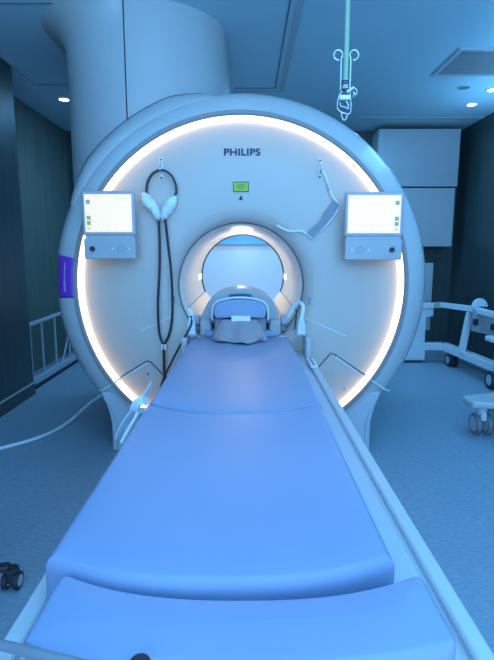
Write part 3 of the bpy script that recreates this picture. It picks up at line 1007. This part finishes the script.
# dark monitor cart base whose foot reaches in at the right
ct = thing('equipment_cart', (1.75, 2.9, 0), 'white cart base on grey casters at the right edge, in front of the trolley', 'cart')
bm = B()
prism_z(bm, [(1.325, 2.84), (1.335, 2.79), (2.0, 2.66), (2.1, 2.70), (2.1, 3.12), (2.0, 3.14), (1.335, 2.93), (1.325, 2.90)], .185, .225)
part('base_plate', bm, M['table'], ct, bevel=.012, seg=4)
bm = B(); cyl(bm, (1.80, 2.9, .55), .035, .66, 'Z', 24); part('post', bm, M['white'], ct)
bm = B(); bx(bm, 1.62, 2.0, 2.72, 3.08, .87, .90); part('tray', bm, M['white'], ct, bevel=.01)
def bigcaster(x, y):
    bm = B(); cyl(bm, (x, y, .155), .028, .065, 'Z', 20); box(bm, (x, y, .115), (.035, .07, .05)); c = part('caster', bm, M['white'], ct, bevel=.005)
    for dx in (-.034, .034):
        bm = B(); cyl(bm, (x + dx, y, .064), .064, .030, 'X', 32); part('tyre', bm, M['grey'], c, bevel=.008)
        bm = B(); cyl(bm, (x + dx, y, .064), .046, .034, 'X', 28); part('wheel_hub', bm, M['table'], c, bevel=.004)
bigcaster(1.43, 2.87); bigcaster(1.60, 2.98); bigcaster(2.02, 2.75); bigcaster(2.02, 3.06)

# ------------------------------------------------------------------ guard rail against the left recess wall
gr = thing('bed_guard_rail', (-1.72, 4.4, 0), 'pale metal guard rail with upright bars leaning along the left recess', 'rail')
gx_ = -1.74
bm = B(); beam(bm, (gx_, 3.84, .525), (gx_, 5.2, .545), .03, .03); part('top_bar', bm, M['greymid'], gr, bevel=.008)
bm = B(); beam(bm, (gx_, 3.84, .055), (gx_, 5.2, .055), .045, .055); part('bottom_bar', bm, M['greymid'], gr, bevel=.006)
bm = B(); bx(bm, gx_ - .03, gx_ + .03, 3.86, 5.18, 0, .026); part('floor_strip', bm, M['dark'], gr, smooth=False)
for k, y in enumerate((3.87, 4.10, 4.38, 4.72, 5.1)):
    bm = B(); tube(bm, [(gx_, y, .52), (gx_, y, .30), (gx_, y, .07)], .010, 10, 4); part('bar', bm, M['greymid'], gr)
bm = B(); tube(bm, [(gx_, 4.72, .34), (gx_, 4.66, .25), (gx_, 4.52, .08)], .007, 8); part('bar', bm, M['greymid'], gr)
bm = B(); 
prism = [(gx_ - .004, 4.55, .51), (gx_ - .004, 4.66, .51), (gx_ - .004, 4.66, .40)]
a = [bm.verts.new(p) for p in prism]; b = [bm.verts.new((p[0] + .012, p[1], p[2])) for p in prism]
bm.faces.new(a); bm.faces.new(b[::-1])
for i in range(3):
    bm.faces.new((a[i], a[(i + 1) % 3], b[(i + 1) % 3], b[i]))
part('bracket', bm, M['white'], gr, smooth=False)

# ------------------------------------------------------------------ floor hose
bm = B()
pts = [onz(-40, 458, .011), onz(-15, 452, .011), onz(8, 446.5, .011), onz(30, 440.5, .011), onz(50, 433, .011), onz(65, 424.5, .011), onz(76, 416, .014)]
pts = pts[:-1] + [at(74, 417.5, 3.10), at(83, 409, 3.02), at(92, 401.5, 2.94), at(99, 396.5, 2.86), at(105, 393, 2.82)]
tube(bm, pts, .0105, 12, 8)
tag(link('floor_hose', bm, M['hose']), 'long pale hose curving over the floor at the left up to the scanner', 'hose')

# clear strap curled at the left edge of the table by the pad seam
ts = thing('safety_strap', (-.335, 1.5, .6), 'curled translucent white strap at the left edge of the table near the pad seam', 'strap')
bm = B()
P = catmull([onz(117, 441, .57), onz(122, 428, .60), onz(130, 416, .625), onz(137, 407, .65), onz(143, 399, .665), onz(148, 391, .675), onz(151, 385, .68)], 8)
sweep(bm, P, [(-.014, -.0015), (.014, -.0015), (.014, .0015), (-.014, .0015)], up=Vector((1, 0, .3)))
part('band', bm, M['strap'], ts)
bm = B()
P = catmull([onz(147, 402, .66), onz(142, 400, .675), onz(136, 404, .665), onz(134, 411, .64), onz(139, 413, .625), onz(143, 408, .635)], 6)
sweep(bm, P, [(-.012, -.0015), (.012, -.0015), (.012, .0015), (-.012, .0015)], up=Vector((1, 0, 0)))
part('loop', bm, M['hose'], ts)
bm = B(); tube(bm, [onz(121, 443, .58), onz(128, 430, .60), onz(134, 420, .62), onz(138, 412, .635)], .005, 8); part('cord', bm, M['hose'], ts)

# foreground: grey hose and black knob at the foot end of the table
bm = B()
tube(bm, [onz(-60, 636, .63), onz(-25, 640, .64), onz(0, 645, .648), onz(22, 650, .652), onz(50, 657, .6555), onz(85, 666, .655), onz(130, 681, .655)], .0060, 12)
tag(link('foot_hose', bm, M['grey']), 'thick grey hose lying across the near left corner of the table', 'hose')
t = thing('black_knob', (onz(140, 670, .646)), 'black round knob poking up at the very bottom on the near pad', 'knob')  # dark dome of unknown use, modelled as a plain knob
q = t.location
bm = B(); cyl(bm, (q.x, q.y, .653), .012, .012, 'Z', 28); part('cap', bm, M['dark'], t, bevel=.005, seg=4)
bm = B(); cyl(bm, (q.x, q.y, .645), .006, .008, 'Z', 16); part('stem', bm, M['metal'], t)

# black caster of a stool at the left edge
sl = thing('rolling_stool', (-1.02, 1.40, 0), 'black castered foot of a rolling stool at the lower left edge', 'stool')
bm = B()
for k in range(5):
    a = 2 * PI * k / 5 + .30
    c, s = math.cos(a), math.sin(a)
    beam(bm, (-1.00, 1.40, .092), (-1.00 + .23 * c, 1.40 + .23 * s, .078), .034, .022)
cyl(bm, (-1.00, 1.40, .10), .045, .05, 'Z', 24)
part('base', bm, M['dark'], sl, bevel=.006)
for k in range(5):
    a = 2 * PI * k / 5 + .30
    x, y = -1.00 + .235 * math.cos(a), 1.40 + .235 * math.sin(a)
    bm = B(); cyl(bm, (x, y, .052), .024, .045, 'Z', 16); c = part('caster', bm, M['dark'], sl, bevel=.004)
    for dx in (-.018, .018):
        bm = B(); cyl(bm, (x + dx, y, .029), .029, .017, 'X', 28); part('wheel', bm, M['dark'], c, bevel=.004)
        bm = B(); cyl(bm, (x + dx, y, .029), .019, .019, 'X', 24); part('wheel_hub', bm, M['greymid'], c, bevel=.002)
bm = B(); cyl(bm, (-1.00, 1.40, .29), .022, .34, 'Z', 20); part('gas_lift', bm, M['metal'], sl)
bm = B(); cyl(bm, (-1.00, 1.40, .48), .17, .06, 'Z', 40); part('seat', bm, M['dark'], sl, bevel=.02, seg=4)

# ------------------------------------------------------------------ light
w = bpy.data.worlds.new('world')
scene.world = w
w.use_nodes = True
bg = w.node_tree.nodes['Background']
bg.inputs['Color'].default_value = (.16, .43, .86, 1)
bg.inputs['Strength'].default_value = 1.6


def area(name, loc, rot, sx, sy, e, col):
    l = bpy.data.lights.new(name, 'AREA')
    l.shape = 'RECTANGLE'; l.size = sx; l.size_y = sy; l.energy = e; l.color = col
    o = bpy.data.objects.new(name, l); COL.objects.link(o)
    o.location = loc; o.rotation_euler = rot
    return o
area('overhead_fill', (.1, 1.0, ZC - .02), (0, 0, 0), 1.6, 1.6, 15, (.26, .52, .92))  # added fill overhead, out of view, no fixture modelled
area('rear_fill', (0, 4.7, ZC - .02), (0, 0, 0), 2.4, .6, 45, (.16, .52, 1))  # added fill behind the scanner, not an actual cove lamp
area('right_fill', (1.6, 2.6, ZC - .02), (0, 0, 0), .5, 2.0, 25, (.14, .5, 1))  # added fill to brighten the right side, no cove there
area('fill_behind_viewer', (.2, -1.15, 1.0), (math.radians(94), 0, 0), 3.2, 1.7, 52, (.26, .51, .88))  # added front fill, unseen source
area('ceiling_fill', (.5, -.6, 1.95), (math.radians(150), 0, 0), 3.0, .5, 130, (.16, .5, .92))  # added upward fill that brightens the ceiling, not a cove lamp
area('ceiling_fill_right', (2.1, 3.2, 1.9), (math.radians(180), 0, 0), .25, 2.6, 22, (.16, .5, .92))  # added upward fill for the right of the ceiling
area('ceiling_fill_left', (-1.3, 1.2, 1.95), (math.radians(180), 0, 0), .3, 2.0, 12, (.16, .5, .92))  # added upward fill for the dim left ceiling, out of view
for y in (3.3, 3.7):
    l = bpy.data.lights.new('bore_lamp', 'POINT'); l.energy = 1.4; l.color = (1, .78, .55); l.shadow_soft_size = .05
    o = bpy.data.objects.new('bore_lamp', l); COL.objects.link(o); o.location = (GX, y, GZ + .24)

scene.view_settings.view_transform = 'Standard'
scene.view_settings.look = 'None'
scene.view_settings.gamma = 1
scene.view_settings.exposure = -0.06
scene.view_settings.use_curve_mapping = False
